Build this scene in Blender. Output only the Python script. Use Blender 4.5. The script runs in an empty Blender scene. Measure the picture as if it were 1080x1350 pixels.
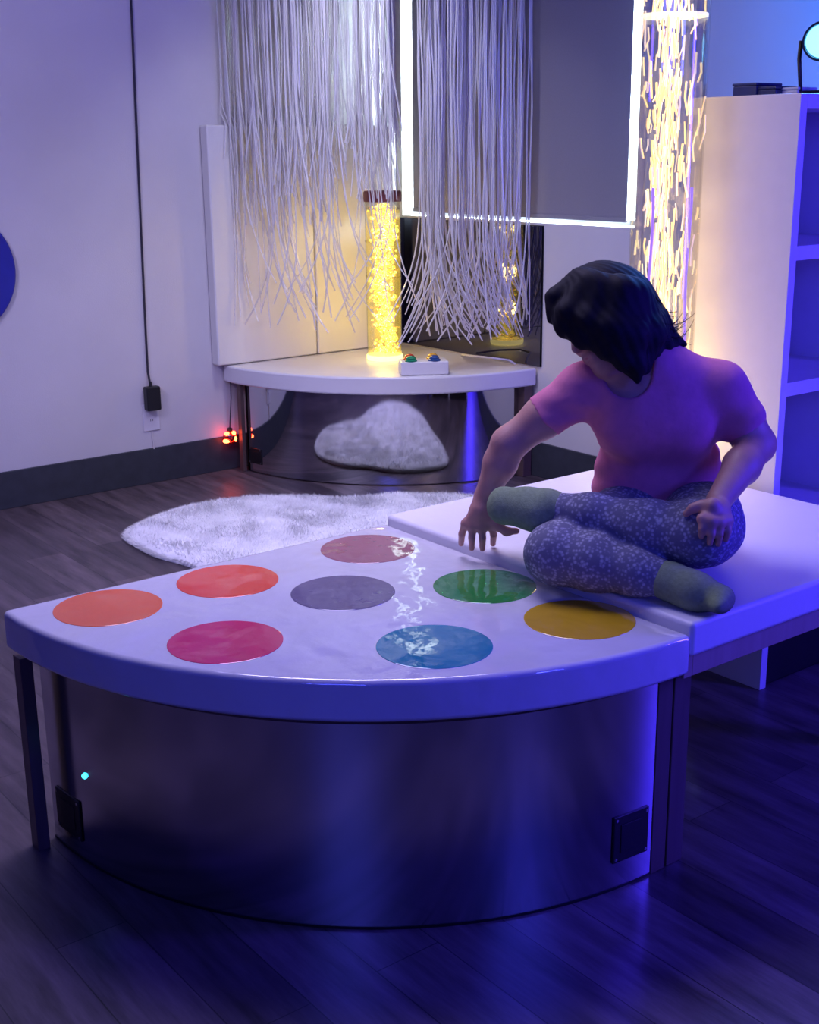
import bpy, bmesh, math, random
import numpy as np
from mathutils import Matrix, Vector
rnd = random.Random(7)
C = bpy.context.scene.collection
sc = bpy.context.scene
PI = math.pi

# ------------------------------------------------------------------ camera
CAM = np.array([5.71770, -4.34339, 1.60915])
RV = np.array([0.61251022, 0.7903955, -0.01030445])
UV = np.array([-0.21123932, 0.17623215, 0.96141572])
FV = np.array([-0.76171463, 0.58670025, -0.2749066])
F = 1682.63
cd = bpy.data.cameras.new('camera'); cam = bpy.data.objects.new('camera', cd); C.objects.link(cam)
cd.sensor_fit = 'HORIZONTAL'; cd.sensor_width = 36.0; cd.lens = F/1080*36.0; cd.clip_start = .05; cd.clip_end = 60
cam.matrix_world = Matrix(((RV[0], UV[0], -FV[0], CAM[0]), (RV[1], UV[1], -FV[1], CAM[1]), (RV[2], UV[2], -FV[2], CAM[2]), (0, 0, 0, 1)))
sc.camera = cam

def ray(x, y): return FV + RV*(x-540)/F + UV*(675-y)/F
def at(x, y, D): return CAM + ray(x, y)*D
def atz(x, y, z):
    d = ray(x, y); return CAM + d*((z-CAM[2])/d[2])

# ------------------------------------------------------------------ materials
def mat(name):
    m = bpy.data.materials.new(name); m.use_nodes = True
    nt = m.node_tree; return m, nt, nt.nodes['Principled BSDF']

def simple(name, col, rough=.5, metal=0.0, noise=0.0, nscale=20, bump=0.0, bscale=60, spec=None, coat=0.0, emit=None, estr=0.0, sss=0.0):
    m, nt, b = mat(name)
    b.inputs['Base Color'].default_value = (*col, 1); b.inputs['Roughness'].default_value = rough; b.inputs['Metallic'].default_value = metal
    if spec is not None: b.inputs['Specular IOR Level'].default_value = spec
    if coat: b.inputs['Coat Weight'].default_value = coat; b.inputs['Coat Roughness'].default_value = .1
    if emit: b.inputs['Emission Color'].default_value = (*emit, 1); b.inputs['Emission Strength'].default_value = estr
    if sss: b.inputs['Subsurface Weight'].default_value = sss; b.inputs['Subsurface Radius'].default_value = (.02, .008, .004); b.inputs['Subsurface Scale'].default_value = 1.0
    tc = nt.nodes.new('ShaderNodeNewGeometry')
    if noise:
        n = nt.nodes.new('ShaderNodeTexNoise'); n.inputs['Scale'].default_value = nscale; n.inputs['Detail'].default_value = 4
        nt.links.new(tc.outputs['Position'], n.inputs['Vector'])
        r = nt.nodes.new('ShaderNodeValToRGB')
        r.color_ramp.elements[0].color = (*[c*(1-noise) for c in col], 1); r.color_ramp.elements[1].color = (*[min(1, c*(1+noise)) for c in col], 1)
        r.color_ramp.elements[0].position = .3; r.color_ramp.elements[1].position = .7
        nt.links.new(n.outputs['Fac'], r.inputs['Fac']); nt.links.new(r.outputs['Color'], b.inputs['Base Color'])
    if bump:
        n = nt.nodes.new('ShaderNodeTexNoise'); n.inputs['Scale'].default_value = bscale; n.inputs['Detail'].default_value = 3
        nt.links.new(tc.outputs['Position'], n.inputs['Vector'])
        bp = nt.nodes.new('ShaderNodeBump'); bp.inputs['Strength'].default_value = 1.0; bp.inputs['Distance'].default_value = bump
        nt.links.new(n.outputs['Fac'], bp.inputs['Height']); nt.links.new(bp.outputs['Normal'], b.inputs['Normal'])
    return m

def vinyl(name, col, rough, bumpd=.003, bscale=9.0, stretch=(1, 1, 1), spec=.5):
    """soft upholstery vinyl: broad slack ripples plus a fine grain"""
    m, nt, b = mat(name)
    b.inputs['Base Color'].default_value = (*col, 1); b.inputs['Roughness'].default_value = rough
    b.inputs['Specular IOR Level'].default_value = spec
    if spec > .9: b.inputs['Coat Weight'].default_value = .45; b.inputs['Coat Roughness'].default_value = .05; b.inputs['Coat IOR'].default_value = 1.7
    g = nt.nodes.new('ShaderNodeNewGeometry')
    mp = nt.nodes.new('ShaderNodeMapping'); mp.inputs['Scale'].default_value = stretch
    nt.links.new(g.outputs['Position'], mp.inputs['Vector'])
    n = nt.nodes.new('ShaderNodeTexNoise'); n.inputs['Scale'].default_value = bscale; n.inputs['Detail'].default_value = 2.6; n.inputs['Roughness'].default_value = .5
    n2 = nt.nodes.new('ShaderNodeTexNoise'); n2.inputs['Scale'].default_value = 70; n2.inputs['Detail'].default_value = 2
    nt.links.new(mp.outputs['Vector'], n.inputs['Vector']); nt.links.new(mp.outputs['Vector'], n2.inputs['Vector'])
    b1 = nt.nodes.new('ShaderNodeBump'); b1.inputs['Distance'].default_value = bumpd
    b2 = nt.nodes.new('ShaderNodeBump'); b2.inputs['Distance'].default_value = .00035
    nt.links.new(n.outputs['Fac'], b1.inputs['Height']); nt.links.new(n2.outputs['Fac'], b2.inputs['Height'])
    nt.links.new(b1.outputs['Normal'], b2.inputs['Normal']); nt.links.new(b2.outputs['Normal'], b.inputs['Normal']); nt.links.new(b1.outputs['Normal'], b.inputs['Coat Normal'])
    return m

def clear(name, tint=(1, 1, 1), gloss=.06, rough=.02, gmax=.8):
    """thin clear plastic / glass: see-through with a fresnel sheen"""
    m = bpy.data.materials.new(name); m.use_nodes = True; nt = m.node_tree; nt.nodes.clear()
    o = nt.nodes.new('ShaderNodeOutputMaterial'); mx = nt.nodes.new('ShaderNodeMixShader')
    t = nt.nodes.new('ShaderNodeBsdfTransparent'); t.inputs['Color'].default_value = (*tint, 1)
    gl = nt.nodes.new('ShaderNodeBsdfGlossy'); gl.inputs['Roughness'].default_value = rough
    lw = nt.nodes.new('ShaderNodeLayerWeight'); lw.inputs['Blend'].default_value = .35
    mr = nt.nodes.new('ShaderNodeMapRange'); mr.inputs['To Min'].default_value = gloss; mr.inputs['To Max'].default_value = gmax
    nt.links.new(lw.outputs['Fresnel'], mr.inputs['Value']); nt.links.new(mr.outputs['Result'], mx.inputs['Fac'])
    nt.links.new(t.outputs[0], mx.inputs[1]); nt.links.new(gl.outputs[0], mx.inputs[2]); nt.links.new(mx.outputs[0], o.inputs['Surface'])
    return m

def glow(name, stops, strength, varied=True):
    """self-lit pieces, each piece its own tint"""
    m, nt, b = mat(name)
    b.inputs['Base Color'].default_value = (.6, .6, .6, 1); b.inputs['Roughness'].default_value = .2
    g = nt.nodes.new('ShaderNodeNewGeometry'); r = nt.nodes.new('ShaderNodeValToRGB'); r.color_ramp.interpolation = 'CONSTANT'
    el = r.color_ramp.elements
    while len(el) < len(stops): el.new(.5)
    for e, (p, c) in zip(el, stops): e.position = p; e.color = (*c, 1)
    nt.links.new(g.outputs['Random Per Island'], r.inputs['Fac'])
    nt.links.new(r.outputs['Color'], b.inputs['Emission Color']); b.inputs['Emission Strength'].default_value = strength
    nt.links.new(r.outputs['Color'], b.inputs['Base Color'])
    return m

def floor_mat():
    m, nt, b = mat('dark_wood_planks')
    g = nt.nodes.new('ShaderNodeNewGeometry')
    br = nt.nodes.new('ShaderNodeTexBrick'); br.offset = .37; br.inputs['Scale'].default_value = 1.0
    br.inputs['Brick Width'].default_value = 1.3; br.inputs['Row Height'].default_value = .16; br.inputs['Mortar Size'].default_value = .0015
    br.inputs['Color1'].default_value = (.050, .040, .046, 1); br.inputs['Color2'].default_value = (.102, .082, .088, 1); br.inputs['Mortar'].default_value = (.02, .018, .02, 1)
    nt.links.new(g.outputs['Position'], br.inputs['Vector'])
    mp = nt.nodes.new('ShaderNodeMapping'); mp.inputs['Scale'].default_value = (1.2, 9, 1)
    nt.links.new(g.outputs['Position'], mp.inputs['Vector'])
    n = nt.nodes.new('ShaderNodeTexNoise'); n.inputs['Scale'].default_value = 2.2; n.inputs['Detail'].default_value = 6; n.inputs['Roughness'].default_value = .65
    nt.links.new(mp.outputs['Vector'], n.inputs['Vector'])
    r = nt.nodes.new('ShaderNodeValToRGB'); r.color_ramp.elements[0].position = .3; r.color_ramp.elements[1].position = .72
    r.color_ramp.elements[0].color = (.42, .39, .40, 1); r.color_ramp.elements[1].color = (1.9, 1.75, 1.8, 1)
    nt.links.new(n.outputs['Fac'], r.inputs['Fac'])
    mx = nt.nodes.new('ShaderNodeMix'); mx.data_type = 'RGBA'; mx.blend_type = 'MULTIPLY'; mx.inputs['Factor'].default_value = 1
    nt.links.new(br.outputs['Color'], mx.inputs['A']); nt.links.new(r.outputs['Color'], mx.inputs['B'])
    nt.links.new(mx.outputs['Result'], b.inputs['Base Color'])
    b.inputs['Roughness'].default_value = .38
    bp = nt.nodes.new('ShaderNodeBump'); bp.inputs['Distance'].default_value = .0006
    nt.links.new(n.outputs['Fac'], bp.inputs['Height']); nt.links.new(bp.outputs['Normal'], b.inputs['Normal'])
    return m

def wood_mat(name, c1, c2):
    m, nt, b = mat(name)
    g = nt.nodes.new('ShaderNodeNewGeometry'); mp = nt.nodes.new('ShaderNodeMapping'); mp.inputs['Scale'].default_value = (30, 30, 2.5)
    n = nt.nodes.new('ShaderNodeTexNoise'); n.inputs['Scale'].default_value = 1.5; n.inputs['Detail'].default_value = 5
    r = nt.nodes.new('ShaderNodeValToRGB'); r.color_ramp.elements[0].color = (*c1, 1); r.color_ramp.elements[1].color = (*c2, 1)
    nt.links.new(g.outputs['Position'], mp.inputs['Vector']); nt.links.new(mp.outputs['Vector'], n.inputs['Vector'])
    nt.links.new(n.outputs['Fac'], r.inputs['Fac']); nt.links.new(r.outputs['Color'], b.inputs['Base Color']); b.inputs['Roughness'].default_value = .45
    return m

def leggings_mat():
    m, nt, b = mat('speckled_leggings_fabric')
    g = nt.nodes.new('ShaderNodeNewGeometry')
    v = nt.nodes.new('ShaderNodeTexVoronoi'); v.inputs['Scale'].default_value = 120; v.inputs['Randomness'].default_value = 1
    n = nt.nodes.new('ShaderNodeTexNoise'); n.inputs['Scale'].default_value = 55; n.inputs['Detail'].default_value = 3
    nt.links.new(g.outputs['Position'], v.inputs['Vector']); nt.links.new(g.outputs['Position'], n.inputs['Vector'])
    ma = nt.nodes.new('ShaderNodeMath'); ma.operation = 'MULTIPLY_ADD'; ma.inputs[1].default_value = .9
    nt.links.new(v.outputs['Distance'], ma.inputs[0]); nt.links.new(n.outputs['Fac'], ma.inputs[2])
    r = nt.nodes.new('ShaderNodeValToRGB'); e = r.color_ramp.elements
    e[0].position = .62; e[0].color = (.36, .37, .43, 1); e[1].position = 1.0; e[1].color = (.14, .14, .20, 1)
    k = e.new(.78); k.color = (.25, .25, .32, 1)
    nt.links.new(ma.outputs[0], r.inputs['Fac']); nt.links.new(r.outputs['Color'], b.inputs['Base Color'])
    b.inputs['Roughness'].default_value = .85; b.inputs['Specular IOR Level'].default_value = .2
    return m

def mirror_mat(name, col, rough, bumpd=0.0, bscale=2.0):
    return simple(name, col, rough, 1.0, bump=bumpd, bscale=bscale)

M = {}
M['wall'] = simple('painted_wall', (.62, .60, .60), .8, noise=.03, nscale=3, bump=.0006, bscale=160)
M['far_wall'] = simple('darkened_unseen_wall', (.20, .20, .26), .8, noise=.03, nscale=3)  # unseen walls kept dark to cut bounced fill light
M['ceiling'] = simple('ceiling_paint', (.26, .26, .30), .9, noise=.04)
M['floor'] = floor_mat()
M['base'] = simple('dark_rubber_skirting', (.035, .04, .05), .55, noise=.15)
M['pad'] = vinyl('pale_wall_pad_vinyl', (.70, .69, .66), .5, .002, 5)
M['cushion'] = vinyl('white_glossy_vinyl', (.60, .585, .61), .05, .012, 5.2, spec=.95)
M['cushion_side'] = vinyl('white_bed_vinyl', (.68, .665, .69), .45, .003, 6)
M['rear_cushion'] = vinyl('white_rear_vinyl', (.66, .645, .66), .33, .004, 7)
M['mirror'] = mirror_mat('curved_mirror_acrylic', (.55, .55, .60), .16, .0004, 3)
M['mirror_rear'] = mirror_mat('curved_rear_mirror', (.55, .55, .6), .05, .0003, 3)
M['wall_panel'] = mirror_mat('dark_glossy_panel', (.085, .085, .125), .02)
M['wood'] = wood_mat('dark_oak_leg', (.07, .04, .035), (.13, .08, .07))
M['wood_light'] = wood_mat('beech_bed_frame', (.30, .20, .16), (.42, .30, .25))
M['black'] = simple('black_plastic', (.006, .006, .008), .4, noise=.2)
M['screw'] = simple('screw_steel', (.5, .5, .55), .25, 1.0, noise=.05)
M['white_plastic'] = simple('white_plastic', (.72, .71, .72), .35, noise=.02)
M['cable_dark'] = simple('dark_cable', (.02, .018, .03), .5, noise=.1)
M['cable_white'] = simple('white_cable', (.65, .63, .62), .5, noise=.05)
M['blind'] = simple('grey_blind_fabric', (.25, .235, .28), .85, noise=.05, nscale=300, bump=.0003, bscale=500)
M['frame'] = simple('white_window_frame', (.75, .76, .78), .4, noise=.02)
M['glass'] = clear('window_glass', (.97, 1, 1), .04, .01)
M['tube'] = clear('clear_acrylic_tube', (.99, .98, .94), .04, .03, .38)
M['cap'] = simple('dark_red_cap', (.22, .06, .07), .4, noise=.1)
M['strand'] = simple('fibre_strand_plastic', (.78, .77, .78), .22, noise=.04, nscale=30)
def strand_mat():
    m, nt, b = mat('clear_fibre_strand')
    b.inputs['Base Color'].default_value = (.80, .79, .80, 1); b.inputs['Roughness'].default_value = .2
    t = nt.nodes.new('ShaderNodeBsdfTransparent'); mx = nt.nodes.new('ShaderNodeMixShader'); mx.inputs['Fac'].default_value = .62
    o = nt.nodes['Material Output']; nt.links.new(t.outputs[0], mx.inputs[1]); nt.links.new(b.outputs[0], mx.inputs[2]); nt.links.new(mx.outputs[0], o.inputs['Surface'])
    return m
M['strand'] = strand_mat()
M['shelf'] = simple('white_bookcase_laminate', (.68, .665, .68), .42, noise=.02)
M['fur'] = simple('white_fur', (.88, .88, .89), .8, noise=.08, nscale=14, spec=.2)
M['blue_disc'] = simple('blue_disc_paint', (.01, .015, .30), .5, noise=.05)
M['skin'] = simple('skin', (.46, .24, .19), .5, noise=.06, nscale=30, bump=.0004, bscale=220, sss=.12)
M['lips'] = simple('lips', (.42, .13, .13), .4, noise=.05)
M['hair'] = simple('dark_hair', (.006, .005, .009), .7, spec=.16, noise=.3, nscale=90)
M['shirt'] = simple('pink_cotton', (.60, .19, .29), .85, noise=.06, nscale=40, bump=.0012, bscale=45, spec=.2)
M['leggings'] = leggings_mat()
M['sock'] = simple('olive_green_sock', (.20, .26, .15), .9, noise=.12, nscale=120, bump=.0008, bscale=260, spec=.15)
M['led'] = simple('cyan_led', (.1, .8, .9), .3, noise=.02, emit=(.04, .75, 1), estr=5)
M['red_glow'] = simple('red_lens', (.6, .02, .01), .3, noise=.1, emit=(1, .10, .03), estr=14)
M['red_dim'] = clear('red_globe_plastic', (.85, .12, .08), .06, .1)
M['bubble'] = glow('lit_bubbles', [(0, (1, .82, .10)), (.26, (1, .88, .22)), (.46, (.62, .46, .03)), (.64, (1, .95, .50)), (.78, (.50, .17, .04)), (.86, (.60, .12, .09)), (.92, (.28, .40, .08))], 2.1)
M['streak_lit'] = glow('lit_streaks', [(0, (1, .82, .36)), (.3, (1, .72, .30)), (.5, (1, .90, .55)), (.68, (.95, .72, .55)), (.86, (.85, .66, .70))], 1.05)
M['streak_violet'] = simple('violet_light_streak', (.2, .1, .8), .4, noise=.05, emit=(.25, .13, 1), estr=1.6)
M['base_glow'] = simple('tube_base_light', (.9, .8, .3), .3, noise=.05, emit=(1, .82, .22), estr=2.6)
M['water_glint'] = simple('water_surface_glint', (.9, .9, .7), .1, noise=.05, emit=(1, .9, .6), estr=1.6)  # emission stands in for the bright highlight on the water
M['blue_lens'] = simple('blue_lamp_lens', (.1, .4, 1), .2, noise=.02, emit=(.12, .55, 1), estr=4.5)

# ------------------------------------------------------------------ helpers
def link(name, me, m, parent=None):
    o = bpy.data.objects.new(name, me); C.objects.link(o)
    if m is not None:
        if isinstance(m, (list, tuple)):
            for k in m: me.materials.append(k)
        else: me.materials.append(m)
    if parent is not None: o.parent = parent; o.matrix_parent_inverse = parent.matrix_basis.inverted()
    return o
def obj(name, bm, m, parent=None, smooth=True, bevel=0.0, seg=3):
    bmesh.ops.recalc_face_normals(bm, faces=bm.faces)
    me = bpy.data.meshes.new(name); bm.to_mesh(me); bm.free()
    if smooth: me.polygons.foreach_set('use_smooth', [True]*len(me.polygons))
    o = link(name, me, m, parent)
    if smooth:
        try: me.set_sharp_from_angle(angle=math.radians(38))
        except Exception: pass
    if bevel:
        b = o.modifiers.new('edge', 'BEVEL'); b.width = bevel; b.segments = seg; b.limit_method = 'ANGLE'; b.harden_normals = True; b.angle_limit = math.radians(40)
    return o
def tag(o, label=None, cat=None, group=None, kind=None):
    if label: o['label'] = label
    if cat: o['category'] = cat
    if group: o['group'] = group
    if kind: o['kind'] = kind
    return o
def thing(name, loc, label, cat, group=None):
    o = bpy.data.objects.new(name, None); C.objects.link(o); o.location = loc; o.empty_display_size = .1
    return tag(o, label, cat, group)
def box(bm, lo, hi, rot=None, org=None):
    vs = []
    for x in (lo[0], hi[0]):
        for y in (lo[1], hi[1]):
            for z in (lo[2], hi[2]):
                p = Vector((x, y, z))
                if rot is not None: p = rot @ p + Vector(org)
                vs.append(bm.verts.new(p))
    for f in ((0, 1, 3, 2), (4, 6, 7, 5), (0, 4, 5, 1), (2, 3, 7, 6), (0, 2, 6, 4), (1, 5, 7, 3)): bm.faces.new([vs[i] for i in f])
def bxo(name, lo, hi, m, parent=None, bevel=0.0, smooth=True):
    bm = bmesh.new(); box(bm, lo, hi); return obj(name, bm, m, parent, smooth, bevel)
def prism(bm, pts, z0, z1):
    a = [bm.verts.new((x, y, z0)) for x, y in pts]; b = [bm.verts.new((x, y, z1)) for x, y in pts]; n = len(pts)
    bm.faces.new(a[::-1]); bm.faces.new(b)
    for i in range(n): bm.faces.new((a[i], a[(i+1) % n], b[(i+1) % n], b[i]))
def tube(bm, path, r, n=8, r_end=None, caps=True):
    path = [Vector(p) for p in path]; rings = []
    up = Vector((0, 0, 1)); prev = None
    for i, p in enumerate(path):
        t = (path[min(i+1, len(path)-1)] - path[max(i-1, 0)]).normalized()
        if prev is None:
            a = t.cross(up); a = a if a.length > 1e-3 else t.cross(Vector((1, 0, 0)))
        else: a = prev - t*prev.dot(t)
        a.normalize(); prev = a; b = t.cross(a)
        rr = r if r_end is None else r + (r_end-r)*i/(len(path)-1)
        rings.append([bm.verts.new(p + (a*math.cos(2*PI*k/n) + b*math.sin(2*PI*k/n))*rr) for k in range(n)])
    for q, s in zip(rings, rings[1:]):
        for k in range(n): bm.faces.new((q[k], q[(k+1) % n], s[(k+1) % n], s[k]))
    if caps: bm.faces.new(rings[0][::-1]); bm.faces.new(rings[-1])
def lathe(bm, prof, c, n=32, axis=None):
    """prof: (radius, height) list round a vertical line through c (or along axis)"""
    R = Matrix.Identity(3) if axis is None else Vector((0, 0, 1)).rotation_difference(Vector(axis)).to_matrix()
    c = Vector(c); rings = []
    for r, h in prof:
        if r < 1e-6: rings.append([bm.verts.new(c + R @ Vector((0, 0, h)))])
        else: rings.append([bm.verts.new(c + R @ Vector((r*math.cos(2*PI*k/n), r*math.sin(2*PI*k/n), h))) for k in range(n)])
    for q, s in zip(rings, rings[1:]):
        if len(q) == 1 and len(s) == 1: continue
        for k in range(n):
            k2 = (k+1) % n
            if len(q) == 1: bm.faces.new((q[0], s[k2], s[k]))
            elif len(s) == 1: bm.faces.new((q[k], q[k2], s[0]))
            else: bm.faces.new((q[k], q[k2], s[k2], s[k]))
def icos(bm, c, r, sub=1, sc3=(1, 1, 1)):
    mtx = Matrix.Translation(Vector(c)) @ Matrix.Diagonal((r*sc3[0], r*sc3[1], r*sc3[2], 1))
    bmesh.ops.create_icosphere(bm, subdivisions=sub, radius=1, matrix=mtx)

# ------------------------------------------------------------------ room shell
RX, RY, RZ = 7.2, -6.8, 2.9
tag(bxo('floor', (-.1, RY, -.1), (RX, .2, 0), M['floor'], smooth=False), 'dark wood plank floor', 'floor', kind='structure')
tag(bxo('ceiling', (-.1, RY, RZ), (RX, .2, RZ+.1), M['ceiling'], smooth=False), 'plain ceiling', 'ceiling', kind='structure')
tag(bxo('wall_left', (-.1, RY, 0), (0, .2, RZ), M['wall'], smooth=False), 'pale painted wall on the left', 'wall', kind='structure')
tag(bxo('wall_right', (RX, RY, 0), (RX+.1, .2, RZ), M['far_wall'], smooth=False), 'wall out of view, darkened to cut bounced light', 'wall', kind='structure')
tag(bxo('wall_front', (-.1, RY-.1, 0), (RX+.1, RY, RZ), M['far_wall'], smooth=False), 'wall out of view, darkened to cut bounced light', 'wall', kind='structure')
WX0, WX1, WZ0, WZ1 = .046, 1.742, 1.252, 2.55
bm = bmesh.new()
box(bm, (0, 0, 0), (WX0, .2, RZ)); box(bm, (WX1, 0, 0), (RX, .2, RZ)); box(bm, (WX0, 0, 0), (WX1, .2, WZ0)); box(bm, (WX0, 0, WZ1), (WX1, .2, RZ))
tag(obj('wall_back', bm, M['wall'], smooth=False), 'pale painted wall with the window', 'wall', kind='structure')
bz = .177
tag(bxo('baseboard_left', (0, RY, 0), (.014, 0, bz), M['base'], bevel=.003), 'dark skirting along the left wall', 'baseboard', kind='structure')
tag(bxo('baseboard_back', (.014, -.014, 0), (RX, 0, bz), M['base'], bevel=.003), 'dark skirting along the back wall', 'baseboard', kind='structure')
win = tag(bxo('window_1', (WX0, .165, WZ0), (WX1, .169, WZ1), M['glass'], smooth=False), 'bright window behind the grey blind', 'window', kind='structure')
bm = bmesh.new()
box(bm, (WX0, .15, WZ0), (WX0+.025, .19, WZ1)); box(bm, (WX1-.012, .15, WZ0), (WX1, .19, WZ1)); box(bm, (WX0+.03, .15, WZ0), (WX1-.012, .19, WZ0+.02)); box(bm, (WX0+.03, .15, WZ1-.02), (WX1-.012, .19, WZ1))
obj('window_frame', bm, M['frame'], win, smooth=False)
# roller blind
bl = thing('roller_blind', ((.105+1.662)/2, .03, 1.30), 'grey roller blind pulled down over the window, daylight leaking round its edges', 'blind')
bxo('blind_fabric', (.105, .029, 1.292), (1.664, .031, 2.5), M['blind'], bl, smooth=False)
bxo('bottom_bar', (.105, .024, 1.272), (1.664, .036, 1.294), M['blind'], bl, bevel=.003)
bm = bmesh.new(); lathe(bm, [(0, -.78), (.022, -.78), (.022, .78), (0, .78)], (.884, .045, 2.51), 20, (1, 0, 0)); obj('roller', bm, M['white_plastic'], bl)

# ------------------------------------------------------------------ corner platform (rear)
H2, R2 = .5527, 1.145
def sector_pts(c, R, n=64, inset=0.0, a0=-90, a1=0):
    return [(c[0], c[1])] + [(c[0]+R*math.cos(math.radians(a)), c[1]+R*math.sin(math.radians(a))) for a in np.linspace(a0, a1, n+1)]
def arc_panel(bm, c, R, t, z0, z1, a0, a1, n=96):
    vs = []
    for a in np.linspace(a0, a1, n+1):
        a = math.radians(a); q = []
        for r in (R, R-t):
            for z in (z0, z1): q.append(bm.verts.new((c[0]+r*math.cos(a), c[1]+r*math.sin(a), z)))
        vs.append(q)
    for q, s in zip(vs, vs[1:]):
        bm.faces.new((q[0], s[0], s[1], q[1])); bm.faces.new((q[2], q[3], s[3], s[2])); bm.faces.new((q[1], s[1], s[3], q[3])); bm.faces.new((q[0], q[2], s[2], s[0]))
    bm.faces.new((vs[0][0], vs[0][1], vs[0][3], vs[0][2])); bm.faces.new((vs[-1][0], vs[-1][2], vs[-1][3], vs[-1][1]))
def plate(parent, c, R, ang, zc, w, h):
    """dark square socket plate on a curved front, four screws"""
    a = math.radians(ang); n = Vector((math.cos(a), math.sin(a), 0)); t = Vector((-math.sin(a), math.cos(a), 0))
    rot = Matrix((t, n, Vector((0, 0, 1)))).transposed(); o = Vector((c[0], c[1], zc)) + n*(R)
    bm = bmesh.new(); box(bm, (-w/2, -.002, -h/2), (w/2, .004, h/2), rot, o); p = obj('socket_plate', bm, M['black'], parent, bevel=.003)
    bm = bmesh.new(); box(bm, (-w*.3, .004, -h*.3), (w*.3, .0055, h*.3), rot, o); obj('socket', bm, M['black'], p, bevel=.002)
    for sx in (-1, 1):
        for sz in (-1, 1):
            bm = bmesh.new(); lathe(bm, [(0, .0035), (.004, .0035), (.004, .005), (0, .006)], o + t*(sx*w*.42) + Vector((0, 0, sz*h*.42)), 10, n)
            obj('screw', bm, M['screw'], p)
    return p
def cushion_obj(name, pts, z0, z1, m, parent, bev):
    bm = bmesh.new(); prism(bm, pts, z0, z1); return obj(name, bm, m, parent, bevel=bev, seg=4)

cp = thing('corner_platform', (.35, -.35, 0), 'quarter-round white padded platform in the room corner with curved mirror front', 'platform')
rp = [(.016, -.016)] + [(max(.016, R2*math.cos(math.radians(a))), min(-.016, R2*math.sin(math.radians(a)))) for a in np.linspace(-90, 0, 65)]
cushion_obj('cushion', rp, H2-.088, H2, M['rear_cushion'], cp, .014)
bm = bmesh.new(); prism(bm, [(.02, -.02)]+[(max(.02, 1.06*math.cos(math.radians(a))), min(-.02, 1.06*math.sin(math.radians(a)))) for a in np.linspace(-90, 0, 40)], H2-.112, H2-.09); obj('deck', bm, M['wood'], cp)
bm = bmesh.new(); arc_panel(bm, (0, 0), 1.08, .006, .006, H2-.09, -84.2, -3); obj('mirror_panel', bm, M['mirror_rear'], cp)
bxo('leg', (.076, -1.105, 0), (.112, -1.085, H2-.09), M['wood'], cp, bevel=.002)
bxo('leg', (1.075, -.075, 0), (1.12, -.02, H2-.09), M['wood'], cp, bevel=.002)
plate(cp, (0, 0), 1.08, -80.9, .09, .10, .082)

# wall pads
for i, (y0, y1, lab) in enumerate([(-1.199, -.6, 'tall white wall pad on left wall beside bubble tube, farther from the room corner'), (-.594, -.06, 'tall white wall pad squeezed into the room corner behind the yellow bubble tube')]):
    p = bxo('wall_pad', (.004, y0, H2+.003), (.072, y1, 1.722), M['pad'], bevel=.01)
    tag(p, lab, 'wall pad', 'wall pads in the corner')
wpan = thing('wall_panel', (.61, 0, .56), 'dark glossy panel under the window reflecting the bubble tube', 'mirror')
bxo('panel_face', (.035, -.010, H2+.006), (1.158, -.004, WZ0-.015), M['wall_panel'], wpan, smooth=False)  # dark glossy panel, no true mirror
bxo('backing_board', (.030, -.004, H2+.004), (1.163, -.0005, WZ0-.012), M['black'], wpan, smooth=False)

# ------------------------------------------------------------------ bubble tubes
def bubble_tube(name, c, R, z0, z1, label):
    t = thing(name, (c[0], c[1], z0), label, 'bubble tube')
    bm = bmesh.new(); lathe(bm, [(R, .012), (R, z1-z0), (R-.004, z1-z0), (R-.004, .012)], (c[0], c[1], z0), 48); obj('tube_shell', bm, M['tube'], t)
    bm = bmesh.new(); lathe(bm, [(0, .004), (R*.99, .004), (R*1.03, .010), (R*1.03, .028), (R*.9, .03), (0, .03)], (c[0], c[1], z0), 48); obj('base_light', bm, M['base_glow'], t)
    return t
tc1 = (.446, -.433); R1t = .090; z1a, z1b = H2, 1.355
t1 = bubble_tube('bubble_tube', tc1, R1t, z1a, z1b, 'lit yellow bubble tube with dark red cap standing on the corner platform')
bm = bmesh.new(); lathe(bm, [(0, 0), (R1t*1.04, 0), (R1t*1.06, .006), (R1t*1.06, .045), (R1t*1.0, .052), (0, .052)], (tc1[0], tc1[1], z1b-.006), 40); tag(obj('cap', bm, M['cap'], t1), 'dark red cap')
bm = bmesh.new()
for i in range(900):
    h = rnd.random(); z = z1a+.04+(z1b-z1a-.06)*h
    wob = .022*math.sin(h*9+.6)+.010*math.sin(h*23)
    sp = .022+.012*math.sin(h*31)**2
    if i % 4 == 0: sp = .055
    r = rnd.uniform(.0045, .010) if i % 5 else rnd.uniform(.009, .0135)
    q = (tc1[0]+wob*RV[0]+rnd.gauss(0, sp), tc1[1]+wob*RV[1]+rnd.gauss(0, sp))
    d = math.hypot(q[0]-tc1[0], q[1]-tc1[1])
    if d > R1t-.016: continue
    icos(bm, (q[0], q[1], z), r, 1, (1, 1, rnd.uniform(.7, 1.1)))
tag(obj('bubbles', bm, M['bubble'], t1), kind='stuff')
m, nt, b_ = mat('lit_yellow_water'); nt.nodes.remove(b_)
_t = nt.nodes.new('ShaderNodeBsdfTransparent'); _t.inputs['Color'].default_value = (1, .93, .70, 1); _e = nt.nodes.new('ShaderNodeEmission'); _e.inputs['Color'].default_value = (1, .80, .16, 1); _e.inputs['Strength'].default_value = .20
_a = nt.nodes.new('ShaderNodeAddShader'); nt.links.new(_t.outputs[0], _a.inputs[0]); nt.links.new(_e.outputs[0], _a.inputs[1]); nt.links.new(_a.outputs[0], nt.nodes['Material Output'].inputs['Surface'])
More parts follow.
